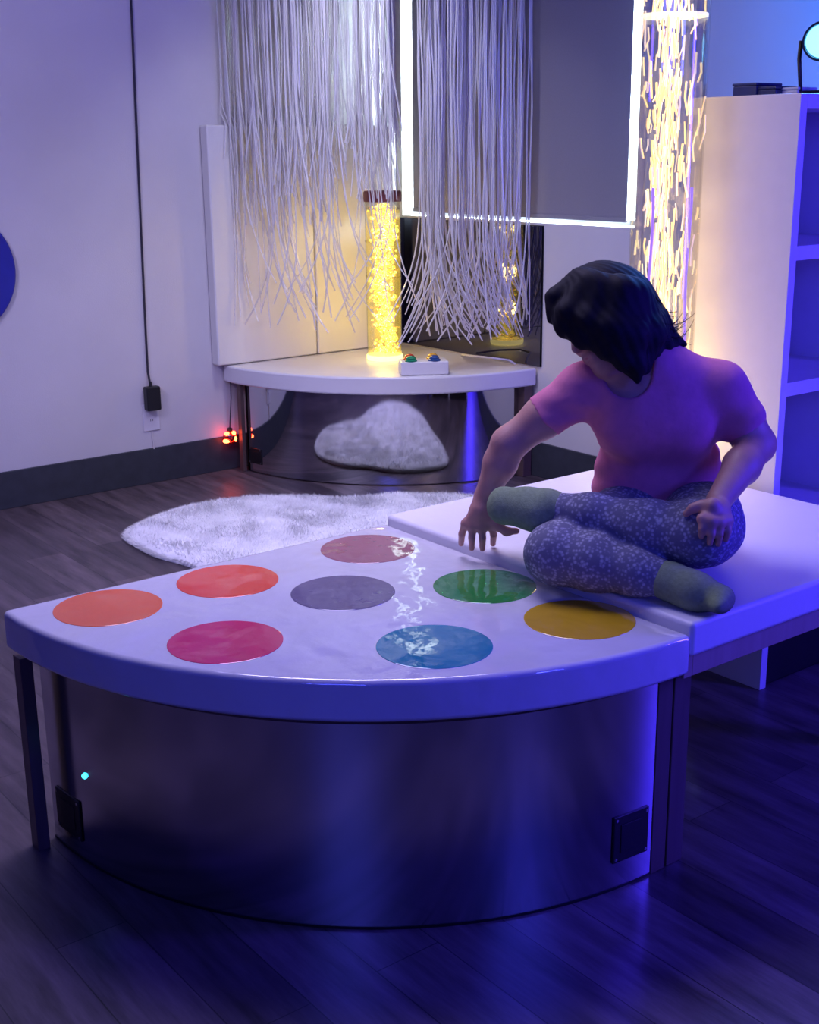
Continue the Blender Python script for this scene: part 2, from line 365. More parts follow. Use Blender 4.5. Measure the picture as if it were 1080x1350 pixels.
bm = bmesh.new(); lathe(bm, [(0, .031), (R1t-.0055, .031), (R1t-.0055, z1b-z1a-.05), (0, z1b-z1a-.05)], (tc1[0], tc1[1], z1a), 40); obj('water', bm, m, t1)
bm = bmesh.new(); lathe(bm, [(0, -.003), (R1t-.006, -.003), (R1t-.006, .003), (0, .003)], (tc1[0], tc1[1], z1b-.04), 40); obj('water_surface', bm, M['tube'], t1)
for zz in (z1b-.20, z1b-.375):
    bm = bmesh.new(); lathe(bm, [(R1t-.006, -.004), (R1t+.0025, -.004), (R1t+.0025, .004), (R1t-.006, .004), (R1t-.006, -.004)], (tc1[0], tc1[1], zz), 40); obj('seam_ring', bm, M['tube'], t1)

tc2 = (3.170, -1.432); R2t = .100; z2a, z2b = .634, 2.45
t2 = bubble_tube('bubble_tube', tc2, R2t, z2a, z2b, 'tall clear tube full of yellow streaks of light, behind the sitting person')
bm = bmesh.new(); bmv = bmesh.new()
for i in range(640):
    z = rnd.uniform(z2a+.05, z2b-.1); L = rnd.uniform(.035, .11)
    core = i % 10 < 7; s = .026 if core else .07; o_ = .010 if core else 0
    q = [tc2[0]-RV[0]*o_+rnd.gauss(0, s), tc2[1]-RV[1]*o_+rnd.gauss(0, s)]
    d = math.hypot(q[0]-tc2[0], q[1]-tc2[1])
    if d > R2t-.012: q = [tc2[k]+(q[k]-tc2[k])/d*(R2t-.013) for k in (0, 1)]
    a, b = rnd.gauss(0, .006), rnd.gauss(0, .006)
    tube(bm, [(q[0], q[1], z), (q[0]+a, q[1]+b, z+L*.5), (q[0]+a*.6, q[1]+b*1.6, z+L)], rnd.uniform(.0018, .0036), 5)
tag(obj('light_streaks', bm, M['streak_lit'], t2), kind='stuff')  # glowing rods stand in for streaks of reflected light
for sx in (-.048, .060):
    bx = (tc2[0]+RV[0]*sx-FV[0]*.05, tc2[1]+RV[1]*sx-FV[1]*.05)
    bm = bmesh.new(); tube(bm, [(bx[0]+.004*math.sin(k*.9+sx*50), bx[1], z2a+.05+k*.062) for k in range(14)], .0042, 6); tag(obj('violet_streak', bm, M['streak_violet'], t2), 'violet streak of light')  # glowing rod in place of a violet reflection
bm = bmesh.new(); lathe(bm, [(0, -.003), (R2t-.006, -.004), (R2t-.006, .004), (0, .003)], (tc2[0], tc2[1], 1.953), 40); obj('water_surface', bm, M['water_glint'], t2)
bm = bmesh.new(); lathe(bm, [(0, 0), (R2t*1.06, 0), (R2t*1.06, .05), (0, .05)], (tc2[0], tc2[1], z2b-.004), 40); obj('cap', bm, M['black'], t2)

# ------------------------------------------------------------------ fibre curtain over the corner platform
cur = thing('fibre_curtain', (.75, -.75, RZ), 'curtain of pale clear plastic strands hanging over the corner platform', 'fibre curtain')
RC = 1.05
bm = bmesh.new(); arc_panel(bm, (0, 0), RC+.06, .12, RZ-.05, RZ, -88, -2, 40); obj('ceiling_rail', bm, M['white_plastic'], cur, smooth=False)
bm = bmesh.new()
n_str = 0
for i in range(390):
    u = rnd.random()
    ang = -88 + 86*u
    # strands bunch together in locks
    ang = round(ang/2.6)*2.6 + rnd.gauss(0, .62)
    rr = RC + rnd.uniform(-.05, .05)
    if -37.5 < ang < -31.5: ang += rnd.choice((-6.2, 6.2))
    a = math.radians(max(-88.5, min(-1.5, ang)))
    x0, y0 = rr*math.cos(a), rr*math.sin(a)
    zb = rnd.uniform(.69, .90)
    if ang < -46: zb = rnd.uniform(.72, 1.0) if rnd.random() < .24 else rnd.uniform(1.18, 1.66)
    if -54 < ang < -38: zb = rnd.uniform(1.36, 1.7) if rnd.random() < .85 else rnd.uniform(.8, 1.3)
    sgn = rnd.choice((-1, 1, 1)); curl = rnd.uniform(.03, .22)*sgn; cin = rnd.uniform(-.06, .03); curl *= 1 if zb < 1.1 else .3
    ph, ph2, am = rnd.uniform(0, 6), rnd.uniform(0, 6), rnd.uniform(.002, .007)
    t = Vector((-math.sin(a), math.cos(a), 0)); nn = Vector((math.cos(a), math.sin(a), 0))
    pts = []
    nseg = 26
    for k in range(nseg+1):
        s = k/nseg; s = s if s < .5 else s
        z = RZ-.045 + (zb-(RZ-.045))*s
        w = am*math.sin(ph+z*5.2)+am*.6*math.sin(ph2+z*11)
        e = max(0, 1-(z-zb)/.55)**2.3 if z-zb < .55 else 0
        p = Vector((x0, y0, z)) + t*(w+curl*e) + nn*(cin*e + .5*am*math.cos(ph+z*4))
        p.x = max(p.x, .085 if p.z < 1.74 else .02); p.y = min(p.y, -.02)
        pts.append(p)
    tube(bm, pts, rnd.uniform(.0028, .0042), 5)
    n_str += 1
tag(obj('strands', bm, M['strand'], cur), kind='stuff')

# ------------------------------------------------------------------ switch box, cable
A = Vector((.892, -.668, H2)); Bv = Vector((1.01, -.469, H2)); ux = (Bv-A).normalized(); uy = Vector((-ux.y, ux.x, 0))
rot = Matrix((ux, uy, Vector((0, 0, 1)))).transposed(); L = (Bv-A).length
sb = thing('switch_box', A + ux*L/2 + uy*.055, 'small white switch box with coloured push buttons beside the yellow tube', 'switch box')
bm = bmesh.new(); box(bm, (0, 0, .001), (L, .12, .066), rot, A); obj('box_body', bm, M['white_plastic'], sb, bevel=.006)
for (bx, by, col, nm) in [(.052, .03, (.01, .22, .10), 'green'), (.052, .088, (.5, .04, .03), 'red'), (.165, .03, (.02, .07, .22), 'blue'), (.165, .088, (.65, .35, .04), 'yellow')]:
    m = simple(nm+'_button', col, .25, noise=.04)
    o = A + ux*bx + uy*by + Vector((0, 0, .066)); bm = bmesh.new()
    lathe(bm, [(0, 0), (.030, 0), (.030, .006), (.024, .010), (.024, .016), (.017, .023), (.008, .026), (0, .027)], o, 24); tag(obj('push_button', bm, m, sb), nm+' button')
bm = bmesh.new()
pc = [(.62, -.06), (.72, -.13), (.84, -.17), (.95, -.14), (1.0, -.07), (1.02, -.045)]
tube(bm, [Vector((x, y, H2+.006+.035*math.sin(PI*i/5))) for i, (x, y) in enumerate(pc)], .005, 8)
tag(obj('power_cable', bm, M['cable_white']), 'thin white cable looping along the foot of the dark wall panel', 'cable')

# ------------------------------------------------------------------ left wall: cord, adapter, outlet, disc, red lamp
bm = bmesh.new(); tube(bm, [(.006, -1.503, RZ-.01), (.007, -1.512, 2.5), (.006, -1.519, 2.2), (.007, -1.533, 1.7), (.006, -1.545, 1.2), (.007, -1.556, .75), (.008, -1.559, .56), (.024, -1.559, .50)], .0055, 8)
ad = thing('power_adapter', (.03, -1.557, .43), 'black plug-in power adapter on the left wall outlet, its dark cord running up the wall', 'adapter')
obj('cord', bm, M['cable_dark'], ad)
bxo('adapter_body', (.010, -1.594, .372), (.055, -1.519, .492), M['black'], ad, bevel=.008)
bm = bmesh.new(); lathe(bm, [(0, .49), (.009, .49), (.006, .515), (0, .515)], (.028, -1.559, 0), 12); obj('strain_relief', bm, M['black'], ad)
ou = thing('wall_outlet', (0, -1.556, .33), 'white wall outlet plate half covered by the black adapter', 'outlet')
bxo('cover_plate', (.0005, -1.60, .265), (.007, -1.512, .40), M['white_plastic'], ou, bevel=.002)
bm = bmesh.new(); lathe(bm, [(0, .0065), (.016, .0065), (.016, .0085), (0, .0085)], (0, -1.556, .318), 20, (1, 0, 0)); so = obj('receptacle', bm, M['white_plastic'], ou)
for dy in (-.006, .006):
    bxo('slot', (.0085, -1.556+dy-.0012, .313), (.0092, -1.556+dy+.0012, .324), M['black'], so, smooth=False)
bm = bmesh.new(); tube(bm, [(.004, -1.556, .262), (.006, -1.56, .235), (.005, -1.553, .205), (.012, -1.556, .172)], .004, 8)
tag(obj('wall_cable', bm, M['cable_white']), 'short pale cable between the outlet and the dark skirting', 'cable')
bm = bmesh.new(); lathe(bm, [(0, .001), (.27, .001), (.277, .006), (.277, .024), (.27, .03), (0, .03)], (0, -2.459, 1.098), 64, (1, 0, 0))
tag(obj('wall_disc', bm, M['blue_disc']), 'deep blue round disc mounted on the left wall', 'wall disc')
# red lamp hanging from a cord at the platform's wall end
lc = Vector((.039, -1.136, .176))
rl = thing('hanging_lamp', lc, 'small round lamp glowing red on a thin cord by the skirting', 'lamp')
bm = bmesh.new(); tube(bm, [(.040, -1.118, .463), (.041, -1.12, .38), lc+Vector((0, 0, .035))], .003, 6); obj('cord', bm, M['cable_dark'], rl)
bm = bmesh.new(); icos(bm, lc, .036, 3); obj('globe', bm, M['red_dim'], rl)
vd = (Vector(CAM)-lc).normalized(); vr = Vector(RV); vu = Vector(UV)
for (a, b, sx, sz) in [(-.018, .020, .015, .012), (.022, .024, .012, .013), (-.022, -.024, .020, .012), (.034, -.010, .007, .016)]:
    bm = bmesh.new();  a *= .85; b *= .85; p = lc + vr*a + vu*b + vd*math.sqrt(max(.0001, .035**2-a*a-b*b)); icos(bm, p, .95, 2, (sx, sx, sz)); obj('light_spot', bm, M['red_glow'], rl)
bm = bmesh.new(); lathe(bm, [(0, 0), (.014, 0), (.014, .014), (.006, .018), (0, .018)], lc+Vector((0, 0, .033)), 16); obj('lamp_holder', bm, M['black'], rl)

# ------------------------------------------------------------------ front platform
H = .6075; R1 = 1.089; FC = (2.989, -2.3255); MR = 1.012
fp = thing('round_platform', (3.4, -2.75, 0), 'large quarter-round white padded platform with coloured dots and curved mirrored front', 'platform')
fpts = [(FC[0], FC[1])] + [(FC[0]+R1*math.cos(math.radians(a)), FC[1]+R1*math.sin(math.radians(a))) for a in np.linspace(-90, 0, 97)]
cu = cushion_obj('cushion', fpts, .516, H, M['cushion'], fp, .013)
circ = [((3.127, -3.218), (.80, .13, .02), 'orange'), ((3.139, -2.913), (.80, .07, .025), 'red orange'), ((3.481, -3.116), (.62, .012, .10), 'crimson pink'), ((3.147, -2.502), (.32, .10, .13), 'dull plum'),
        ((3.78, -2.789), (.01, .22, .30), 'teal blue'), ((3.56, -2.459), (.012, .22, .035), 'green'), ((3.86, -2.444), (.55, .33, .01), 'yellow'), ((3.385, -2.746), (.10, .07, .16), 'dark purple')]
for (cx, cy), col, nm in circ:
    bm = bmesh.new(); lathe(bm, [(0, -.001), (.1223, -.001), (.1223, .0007), (.1213, .0011), (0, .0011)], (cx, cy, H), 64)
    tag(obj('colour_dot', bm, vinyl(nm.replace(' ', '_')+'_vinyl', col, .05, .012, 5.2, spec=.95), cu, False), nm+' dot')
bm = bmesh.new(); prism(bm, [(FC[0]+.01, FC[1]-.01)]+[(FC[0]+.01+1.03*math.cos(math.radians(a)), FC[1]-.01+1.03*math.sin(math.radians(a))) for a in np.linspace(-89, -1, 60)], .494, .515); obj('deck', bm, M['wood'], fp)
bm = bmesh.new(); arc_panel(bm, FC, MR, .006, .005, .494, -90.3, -.75, 128); obj('mirror_panel', bm, M['mirror'], fp)
bm = bmesh.new(); arc_panel(bm, FC, MR+.0015, .009, 0, .007, -90.3, -.75, 96); obj('floor_trim', bm, M['black'], fp)
bxo('leg', (2.984, -3.398, 0), (3.026, -3.368, .494), M['wood'], fp, bevel=.002)
bxo('leg', (3.955, -2.337, 0), (4.003, -2.289, .4935), M['wood'], fp, bevel=.002)
plate(fp, FC, MR, -85.1, .102, .115, .105)
plate(fp, FC, MR, -4.55, .126, .105, .115)
a = math.radians(-80.1); bm = bmesh.new(); icos(bm, (FC[0]+MR*math.cos(a), FC[1]+MR*math.sin(a), .232), .0075, 2); tag(obj('indicator_light', bm, M['led'], fp), 'cyan glowing indicator light')

# bed
BX0, BX1, BY0, BY1, BZ = 2.989, 4.077, -2.324, -1.323, .632
bd = thing('padded_bed', ((BX0+BX1)/2, (BY0+BY1)/2, 0), 'square white padded bench the person sits on, joined to the dotted platform', 'padded bench')
cushion_obj('cushion', [(BX0, BY0), (BX1, BY0), (BX1, BY1), (BX0, BY1)], .553, BZ, M['cushion_side'], bd, .012)
bm = bmesh.new()
box(bm, (BX0+.02, BY0+.002, .498), (BX1-.02, BY0+.03, .552)); box(bm, (BX0+.02, BY1-.03, .498), (BX1-.02, BY1-.005, .552))
box(bm, (BX1-.045, BY0+.03, .498), (BX1-.02, BY1-.03, .552)); box(bm, (BX0+.02, BY0+.03, .498), (BX0+.045, BY1-.03, .552)); box(bm, (BX0+.045, BY0+.03, .536), (BX1-.045, BY1-.03, .552))
obj('bed_frame', bm, M['wood_light'], bd, bevel=.002)
for lx, ly in ((3.951, -2.284), (3.951, BY1-.06), (BX0+.025, BY0+.003), (BX0+.025, BY1-.06)):
    bxo('leg', (lx, ly, 0), (lx+.052, ly+.055, .498), M['wood'], bd, bevel=.002)

# ------------------------------------------------------------------ bookcase with things on top
SX0, SX1, SY0, SY1, SZ = 3.125, 3.515, -1.303, -.30, 1.738
bk = thing('bookcase', ((SX0+SX1)/2, (SY0+SY1)/2, 0), 'tall white open bookcase standing behind the padded bench', 'bookcase')
bxo('side_panel', (SX0, SY0, 0), (SX1, SY0+.03, SZ), M['shelf'], bk, bevel=.0015)
bxo('side_panel', (SX0, SY1-.03, 0), (SX1, SY1, SZ), M['shelf'], bk, bevel=.0015)
bxo('top_panel', (SX0, SY0+.03, SZ-.04), (SX1, SY1-.03, SZ), M['shelf'], bk, bevel=.0015)
bxo('back_panel', (SX0, SY0+.03, .48), (SX0+.012, SY1-.03, SZ-.04), M['shelf'], bk, smooth=False)
for z in (.50, .925, 1.312): bxo('shelf_board', (SX0+.012, SY0+.03, z-.02), (SX1-.004, SY1-.03, z+.02), M['shelf'], bk, bevel=.0015)
bxo('divider', (SX0+.012, -.815, 0), (SX1-.006, -.785, SZ-.04), M['shelf'], bk, bevel=.0015)
def on_top(px0, px1, y, h, d, m, nm, lab, cat):
    a = CAM + ray(px0, 120)*((y-CAM[1])/ray(px0, 120)[1]); b = CAM + ray(px1, 120)*((y-CAM[1])/ray(px1, 120)[1])
    o = thing(nm, ((a[0]+b[0])/2, y+d/2, SZ), lab, cat)
    bxo('case', (a[0], y, SZ+.0005), (b[0], y+d, SZ+h), m, o, bevel=.004)
    bxo('lid', (a[0]-.002, y-.002, SZ+h), (b[0]+.002, y+d+.002, SZ+h+.008), m, o, bevel=.003)
M['navy'] = simple('navy_box', (.02, .03, .10), .5, noise=.1)
M['pale'] = simple('pale_box', (.5, .55, .65), .5, noise=.05)
on_top(966, 997, -1.10, .036, .12, M['navy'], 'storage_box', 'small dark box on bookcase top nearest the tube with light streaks', 'box')
on_top(999, 1023, -1.09, .024, .10, M['navy'], 'storage_box', 'flat dark box in the middle of the row on bookcase top', 'box')
on_top(1026, 1052, -1.06, .020, .09, M['pale'], 'storage_box', 'flat pale box on bookcase top beneath the blue lamp', 'box')
for y0, y1, lab in ((-1.268, -.82, 'added black bin darkening the lowest bookcase compartment next to the padded bench'), (-.78, -.335, 'added black bin darkening the lowest bookcase compartment next to the back wall')):
    o = thing('added_dark_bin', (3.32, (y0+y1)/2, 0), lab, 'bin')  # black bin added to keep the lowest compartment dark
    bm = bmesh.new(); box(bm, (3.16, y0, .001), (3.508, y1, .44)); obj('bin_body', bm, M['black'], o, bevel=.01)
    bm = bmesh.new(); yc = (y0+y1)/2; tube(bm, [(3.507, yc-.05, .33), (3.522, yc-.03, .32), (3.522, yc+.03, .32), (3.507, yc+.05, .33)], .006, 8); obj('handle', bm, M['black'], o)
# blue spot lamp on the bookcase
lp = Vector((3.368, -.95, 1.93)); lp = Vector(at(1084, 54, 3.62)); 
sl = thing('spot_lamp', (lp.x, lp.y, SZ), 'bright blue stage spot lamp standing on the bookcase', 'lamp')
dv = Vector((.55, -.80, -.12)).normalized()
bm = bmesh.new(); lathe(bm, [(0, -.13), (.03, -.13), (.046, -.10), (.050, -.01), (.054, .0), (.054, .012), (.048, .012), (.046, -.004), (0, -.004)], lp, 32, dv); obj('lamp_housing', bm, M['black'], sl)
bm = bmesh.new(); lathe(bm, [(0, -.003), (.045, -.003), (.036, .004), (0, .008)], lp, 32, dv); obj('lens', bm, M['blue_lens'], sl)
sd = Vector((dv.y, -dv.x, 0)).normalized()
bm = bmesh.new(); q = lp - dv*.05
tube(bm, [q+sd*.058, q+sd*.06-Vector((0, 0, .05)), Vector((q.x, q.y, SZ+.014))+sd*.05, Vector((q.x, q.y, SZ+.012)), Vector((q.x, q.y, SZ+.014))-sd*.05, q-sd*.06-Vector((0, 0, .05)), q-sd*.058], .006, 8); obj('yoke', bm, M['black'], sl)
bm = bmesh.new(); lathe(bm, [(0, 0), (.05, 0), (.05, .008), (0, .012)], (q.x, q.y, SZ+.0005), 24); obj('foot', bm, M['black'], sl)

# ------------------------------------------------------------------ fur rug
def catmull(pts, per=14):
    n = len(pts); out = []
    for i in range(n):
        p0, p1, p2, p3 = [np.array(pts[(i+k-1) % n]) for k in range(4)]
        for t in np.linspace(0, 1, per, endpoint=False):
            out.append(.5*((2*p1)+(-p0+p2)*t+(2*p0-5*p1+4*p2-p3)*t*t+(-p0+3*p1-3*p2+p3)*t**3))
    return np.array(out)
rug_pts = [(.66, -1.93), (.80, -2.10), (1.10, -2.13), (1.42, -2.08), (1.85, -2.22), (2.30, -2.12), (2.52, -1.70), (2.38, -1.25), (2.05, -.92), (1.72, -.66), (1.36, -.53), (1.17, -.66), (1.03, -.86), (.95, -1.05), (.79, -1.18), (.68, -1.33), (.60, -1.48), (.58, -1.70)]
oc = catmull(rug_pts); ctr = oc.mean(0)
rg = thing('fur_rug', (ctr[0], ctr[1], 0), 'white fluffy sheepskin rug lying on the floor between the two platforms', 'rug')
nr = 34; V = []; Fc = []
rs = np.random.RandomState(3)
for i in range(nr+1):
    t = i/nr
    prof = .006 + .034*min(1, (1-t)/.10)**.5
    for j, p in enumerate(oc):
        q = ctr + (p-ctr)*t
        V.append((q[0], q[1], prof + .007*math.sin(q[0]*17+2*math.sin(q[1]*11))*math.sin(q[1]*19+q[0]*5)*min(1, (1-t)*8)))
no = len(oc)
for i in range(nr):
    for j in range(no):
        a, b = i*no+j, i*no+(j+1) % no
        Fc.append((a, a+no, b+no, b))
skirt = len(V)
for p in oc: V.append((p[0], p[1], .0005))
for j in range(no):
    a = nr*no+j; b = nr*no+(j+1) % no; Fc.append((a, skirt+j, skirt+(j+1) % no, b))
me = bpy.data.meshes.new('hide'); me.from_pydata(V, [], Fc); me.update(); me.polygons.foreach_set('use_smooth', [True]*len(me.polygons)); link('hide', me, M['fur'], rg)
nb = 46000
tt = np.sqrt(rs.rand(nb)); tt = np.where(rs.rand(nb) < .12, 1-.02*rs.rand(nb), tt); jj = rs.randint(0, no, nb)
bp = ctr + (oc[jj]-ctr)*tt[:, None] + rs.normal(0, .004, (nb, 2))
bzv = .004 + .034*np.minimum(1, np.maximum(0, (1-tt))/.10)**.5
da = np.sin(bp[:, 0]*7+np.cos(bp[:, 1]*9)*2)*2+rs.normal(0, .9, nb); out = (oc[jj]-ctr); out /= np.linalg.norm(out, axis=1)[:, None]
ln = rs.uniform(.018, .034, nb); edge = (tt > .96)
dirx = np.stack([np.cos(da), np.sin(da)], 1)*.5; dirx[edge] = out[edge]*.8
tip = np.stack([bp[:, 0]+dirx[:, 0]*ln, bp[:, 1]+dirx[:, 1]*ln, bzv+ln*np.where(edge, .25, .62)], 1)
perp = np.stack([-dirx[:, 1], dirx[:, 0]], 1); perp /= np.linalg.norm(perp, axis=1)[:, None]; wv = .0022
v0 = np.stack([bp[:, 0]-perp[:, 0]*wv, bp[:, 1]-perp[:, 1]*wv, bzv-.003], 1); v1 = np.stack([bp[:, 0]+perp[:, 0]*wv, bp[:, 1]+perp[:, 1]*wv, bzv-.003], 1)
VV = np.stack([v0, v1, tip], 1).reshape(-1, 3); me = bpy.data.meshes.new('pile')
me.from_pydata(VV.tolist(), [], np.arange(nb*3).reshape(-1, 3).tolist()); me.update()
tag(link('pile', me, M['fur'], rg), kind='stuff')
# ------------------------------------------------------------------ seated person (distance-field body, surfaced into single meshes)
VX = .0044
PB0 = np.array([3.28, -2.66, .615]); PB1 = np.array([4.22, -1.72, 1.50])
NG = np.ceil((PB1-PB0)/VX).astype(int)+1
AX = [PB0[k]+VX*np.arange(NG[k]) for k in range(3)]
BIG = .12
def vol(): return np.full(NG, BIG, dtype=np.float32)
def _win(lo, hi, pad=.075):
    i0 = np.maximum(0, np.floor((np.array(lo)-pad-PB0)/VX).astype(int)); i1 = np.minimum(NG, np.ceil((np.array(hi)+pad-PB0)/VX).astype(int)+1)
    return tuple(slice(int(a), int(b)) for a, b in zip(i0, i1))
def _grid(s):
    return np.stack(np.meshgrid(AX[0][s[0]], AX[1][s[1]], AX[2][s[2]], indexing='ij'), -1)
def smin(a, b, k):
    if k <= 0: return np.minimum(a, b)
    h = np.maximum(k-np.abs(a-b), 0)/k
    return np.minimum(a, b)-h*h*k*.25
def d_cone(P, a, b, ra, rb):
    a = np.asarray(a); ab = np.asarray(b)-a; t = np.clip(((P-a)@ab)/(ab@ab), 0, 1)
    return np.linalg.norm(P-a-t[..., None]*ab, axis=-1)-(ra+(rb-ra)*t)
def d_ell(P, c, axs, r):
    q = np.stack([(P-np.asarray(c))@np.asarray(x) for x in axs], -1)/np.asarray(r)
    k0 = np.linalg.norm(q, axis=-1); k1 = np.linalg.norm(q/np.asarray(r), axis=-1)
    return k0*(k0-1)/np.maximum(k1, 1e-6)
def cone(v, a, b, ra, rb, k=.02, clip=None, off=0.0):
    a = np.asarray(a); b = np.asarray(b); r = max(ra, rb)+max(off, 0)
    s = _win(np.minimum(a, b)-r, np.maximum(a, b)+r); P = _grid(s); d = d_cone(P, a, b, ra+off, rb+off)
    if clip is not None: d = np.maximum(d, (P-clip[0])@clip[1])
    v[s] = smin(v[s], np.minimum(d, BIG), k)
def ell(v, c, axs, r, k=.02, off=0.0):
    r = np.asarray(r)+off; s = _win(np.asarray(c)-r.max(), np.asarray(c)+r.max()); P = _grid(s)
    v[s] = smin(v[s], np.minimum(d_ell(P, c, axs, r), BIG), k)
def chain(v, pts, rs, k=.02, off=0.0):
    for i in range(len(pts)-1): cone(v, pts[i], pts[i+1], rs[i], rs[i+1], k, off=off)
def nets(v):
    """surface nets: one vertex per crossed cell, one quad per crossed edge"""
    n = np.array(v.shape); ins = v < 0
    acc = np.zeros((*(n-1), 3), np.float32); cnt = np.zeros(n-1, np.float32)
    off = [(i, j, k) for i in (0, 1) for j in (0, 1) for k in (0, 1)]
    def sub(a, o): return a[o[0]:o[0]+n[0]-1, o[1]:o[1]+n[1]-1, o[2]:o[2]+n[2]-1]
    for o in off:
        for ax in range(3):
            if o[ax]: continue
            p = list(o); p[ax] = 1
            a, b = sub(v, o), sub(v, p); x = (sub(ins, o) != sub(ins, p))
            if not x.any(): continue
            t = np.where(x, a/np.where(a == b, 1, a-b), 0)
            for d in range(3): acc[..., d] += np.where(x, o[d]+(t if d == ax else 0), 0)
            cnt += x
    act = cnt > 0; idx = np.full(n-1, -1, np.int64); idx[act] = np.arange(act.sum())
    ii = np.argwhere(act); V = (ii+acc[act]/cnt[act][:, None])*VX+PB0
    Fs = []
    for ax in range(3):
        b, c = (ax+1) % 3, (ax+2) % 3
        lo = [slice(None)]*3; hi = [slice(None)]*3; lo[ax] = slice(0, n[ax]-1); hi[ax] = slice(1, n[ax])
        s0 = ins[tuple(lo)]; s1 = ins[tuple(hi)]
        e = np.argwhere(s0 != s1); e = e[(e[:, b] > 0) & (e[:, c] > 0) & (e[:, b] < n[b]-1) & (e[:, c] < n[c]-1)]
        if not len(e): continue
        fl = s0[tuple(e.T)]
        def g(db, dc):
            q = e.copy(); q[:, b] -= db; q[:, c] -= dc; return idx[tuple(q.T)]
        q = np.stack([g(1, 1), g(0, 1), g(0, 0), g(1, 0)], 1); q[~fl] = q[~fl][:, ::-1]; Fs.append(q)
    return V, np.concatenate(Fs)
def relax(V, Fq, it=2, lam=.5):
    e = np.concatenate([Fq[:, [0, 1]], Fq[:, [1, 2]], Fq[:, [2, 3]], Fq[:, [3, 0]]]); e = np.concatenate([e, e[:, ::-1]])
    for _ in range(it):
        for f in (lam, -lam*1.04):
            s = np.zeros_like(V); c = np.zeros(len(V)); np.add.at(s, e[:, 0], V[e[:, 1]]); np.add.at(c, e[:, 0], 1)
            V = V+f*(s/np.maximum(c, 1)[:, None]-V)
    return V
def surf(name, v, m, parent, it=3):
    V, Fq = nets(v); V = relax(V, Fq, it)
    me = bpy.data.meshes.new(name); me.from_pydata(V.tolist(), [], Fq.tolist()); me.update()
    me.polygons.foreach_set('use_smooth', [True]*len(me.polygons)); return link(name, me, m, parent)
def noise3(P, f, seed):
    r = np.random.RandomState(seed); out = 0
    for i in range(5):
        d = r.normal(size=3); d /= np.linalg.norm(d); out = out+np.sin((P@d)*f*(1+.35*i)+r.rand()*6.28)
    return out/5
TB = -FV                                   # towards the viewer
def J(x, y, D): return at(x, y, D)
# ---- joints
BEDZ = .632
pel = atz(868, 668, .745)
hipL, hipR = atz(927, 684, .735), atz(832, 684, .735)
waist = J(868, 610, 3.13); chest = J(862, 545, 3.06); upch = J(856, 500, 3.03)
shR, shL = J(768, 511, 3.05), J(950, 512, 3.02)
neck0, neck1 = J(838, 500, 3.02), J(812, 452, 2.99)
elR, wrR = J(671, 585, 3.10), J(640, 655, 3.165)
elL, wrL = J(997, 586, 3.03), J(951, 655, 2.92)
kneeR, ankR, toeR = atz(733, 730, .702), atz(884, 765, .682), atz(950, 790, .668)
kneeL, ankL, toeL = J(922, 702, 2.85), J(722, 669, 3.0), J(664, 664, 3.05)
# ---- head frame
h0 = J(795, 425, 2.985)
c29, s29 = math.cos(math.radians(31)), math.sin(math.radians(31))
f0 = -c29*RV - s29*UV; hu = -s29*RV + c29*UV
yw = math.radians(24); hf = math.cos(yw)*f0 + math.sin(yw)*TB; hs = np.cross(hf, hu)
def hp(f, u, s=0.0): return h0 + hf*f + hu*u + hs*s
HA = (hf, hu, hs)
# ---- volumes
def torso(v, off=0.0, sleeves=False):
    rt, up, fw_ = RV, np.array([0, 0, 1.]), np.array([-FV[0], -FV[1], 0]); fw_ = fw_/np.linalg.norm(fw_)
    rt = np.array([-fw_[1], fw_[0], 0]); rt = rt if rt @ RV > 0 else -rt
    A = (rt, fw_, up)
    ell(v, pel, A, (.158, .115, .105), .03, off)
    ell(v, (pel+waist)/2, A, (.148, .108, .10), .05, off)
    ell(v, waist+up*.01, A, (.142, .100, .10), .05, off)
    ell(v, chest+up*.005, A, (.150, .105, .10), .05, off)
    ell(v, upch-up*.012, A, (.140, .080, .075), .05, off)
    for s in (-1, 1): ell(v, chest+rt*s*.062+fw_*.050-up*.020, A, (.066, .050, .066), .06, off)
    cone(v, upch+up*.012-rt*.03, shR, .055, .050, .045, off=off); cone(v, upch+up*.012+rt*.03, shL, .055, .052, .045, off=off)
    cone(v, upch+up*.02, neck0, .07, .056, .05, off=off)
def armR(v, off=0.0):
    chain(v, [shR, (shR+elR)/2, elR], [.050, .047, .041], .03, off)
    chain(v, [elR, elR*.65+wrR*.35, wrR], [.040, .0395, .0275], .02, off)
def armL(v, off=0.0):
    chain(v, [shL, (shL+elL)/2, elL], [.053, .051, .044], .03, off)
    chain(v, [elL, elL*.6+wrL*.4, wrL], [.043, .041, .028], .02, off)
def legL(v, off=0.0):
    chain(v, [hipL, hipL*.5+kneeL*.5, kneeL], [.094, .088, .068], .04, off)
    ell(v, kneeL-np.array([0, 0, .01]), (RV, UV, FV), (.064, .062, .066), .03, off)
    cf = kneeL*.68+ankL*.32-np.array([0, 0, .012])
    chain(v, [kneeL, cf, kneeL*.3+ankL*.7, ankL], [.062, .060, .043, .033], .03, off)
def legR(v, off=0.0):
    chain(v, [hipR, hipR*.5+kneeR*.5, kneeR], [.092, .082, .066], .04, off)
    cf = kneeR*.65+ankR*.35
    chain(v, [kneeR, cf, kneeR*.3+ankR*.7, ankR], [.064, .060, .046, .036], .03, off)
def footL(v, off=0.0):
    hl = ankL*.75+toeL*.25+TB*.012-UV*.020
    chain(v, [ankL, hl], [.034, .036], .02, off)
    chain(v, [ankL, ankL*.5+toeL*.5, toeL], [.034, .036, .033], .03, off)
    chain(v, [hl, toeL-UV*.012+TB*.004], [.034, .030], .02, off)
    ell(v, toeL-UV*.004, (RV, UV, FV), (.030, .040, .034), .02, off)
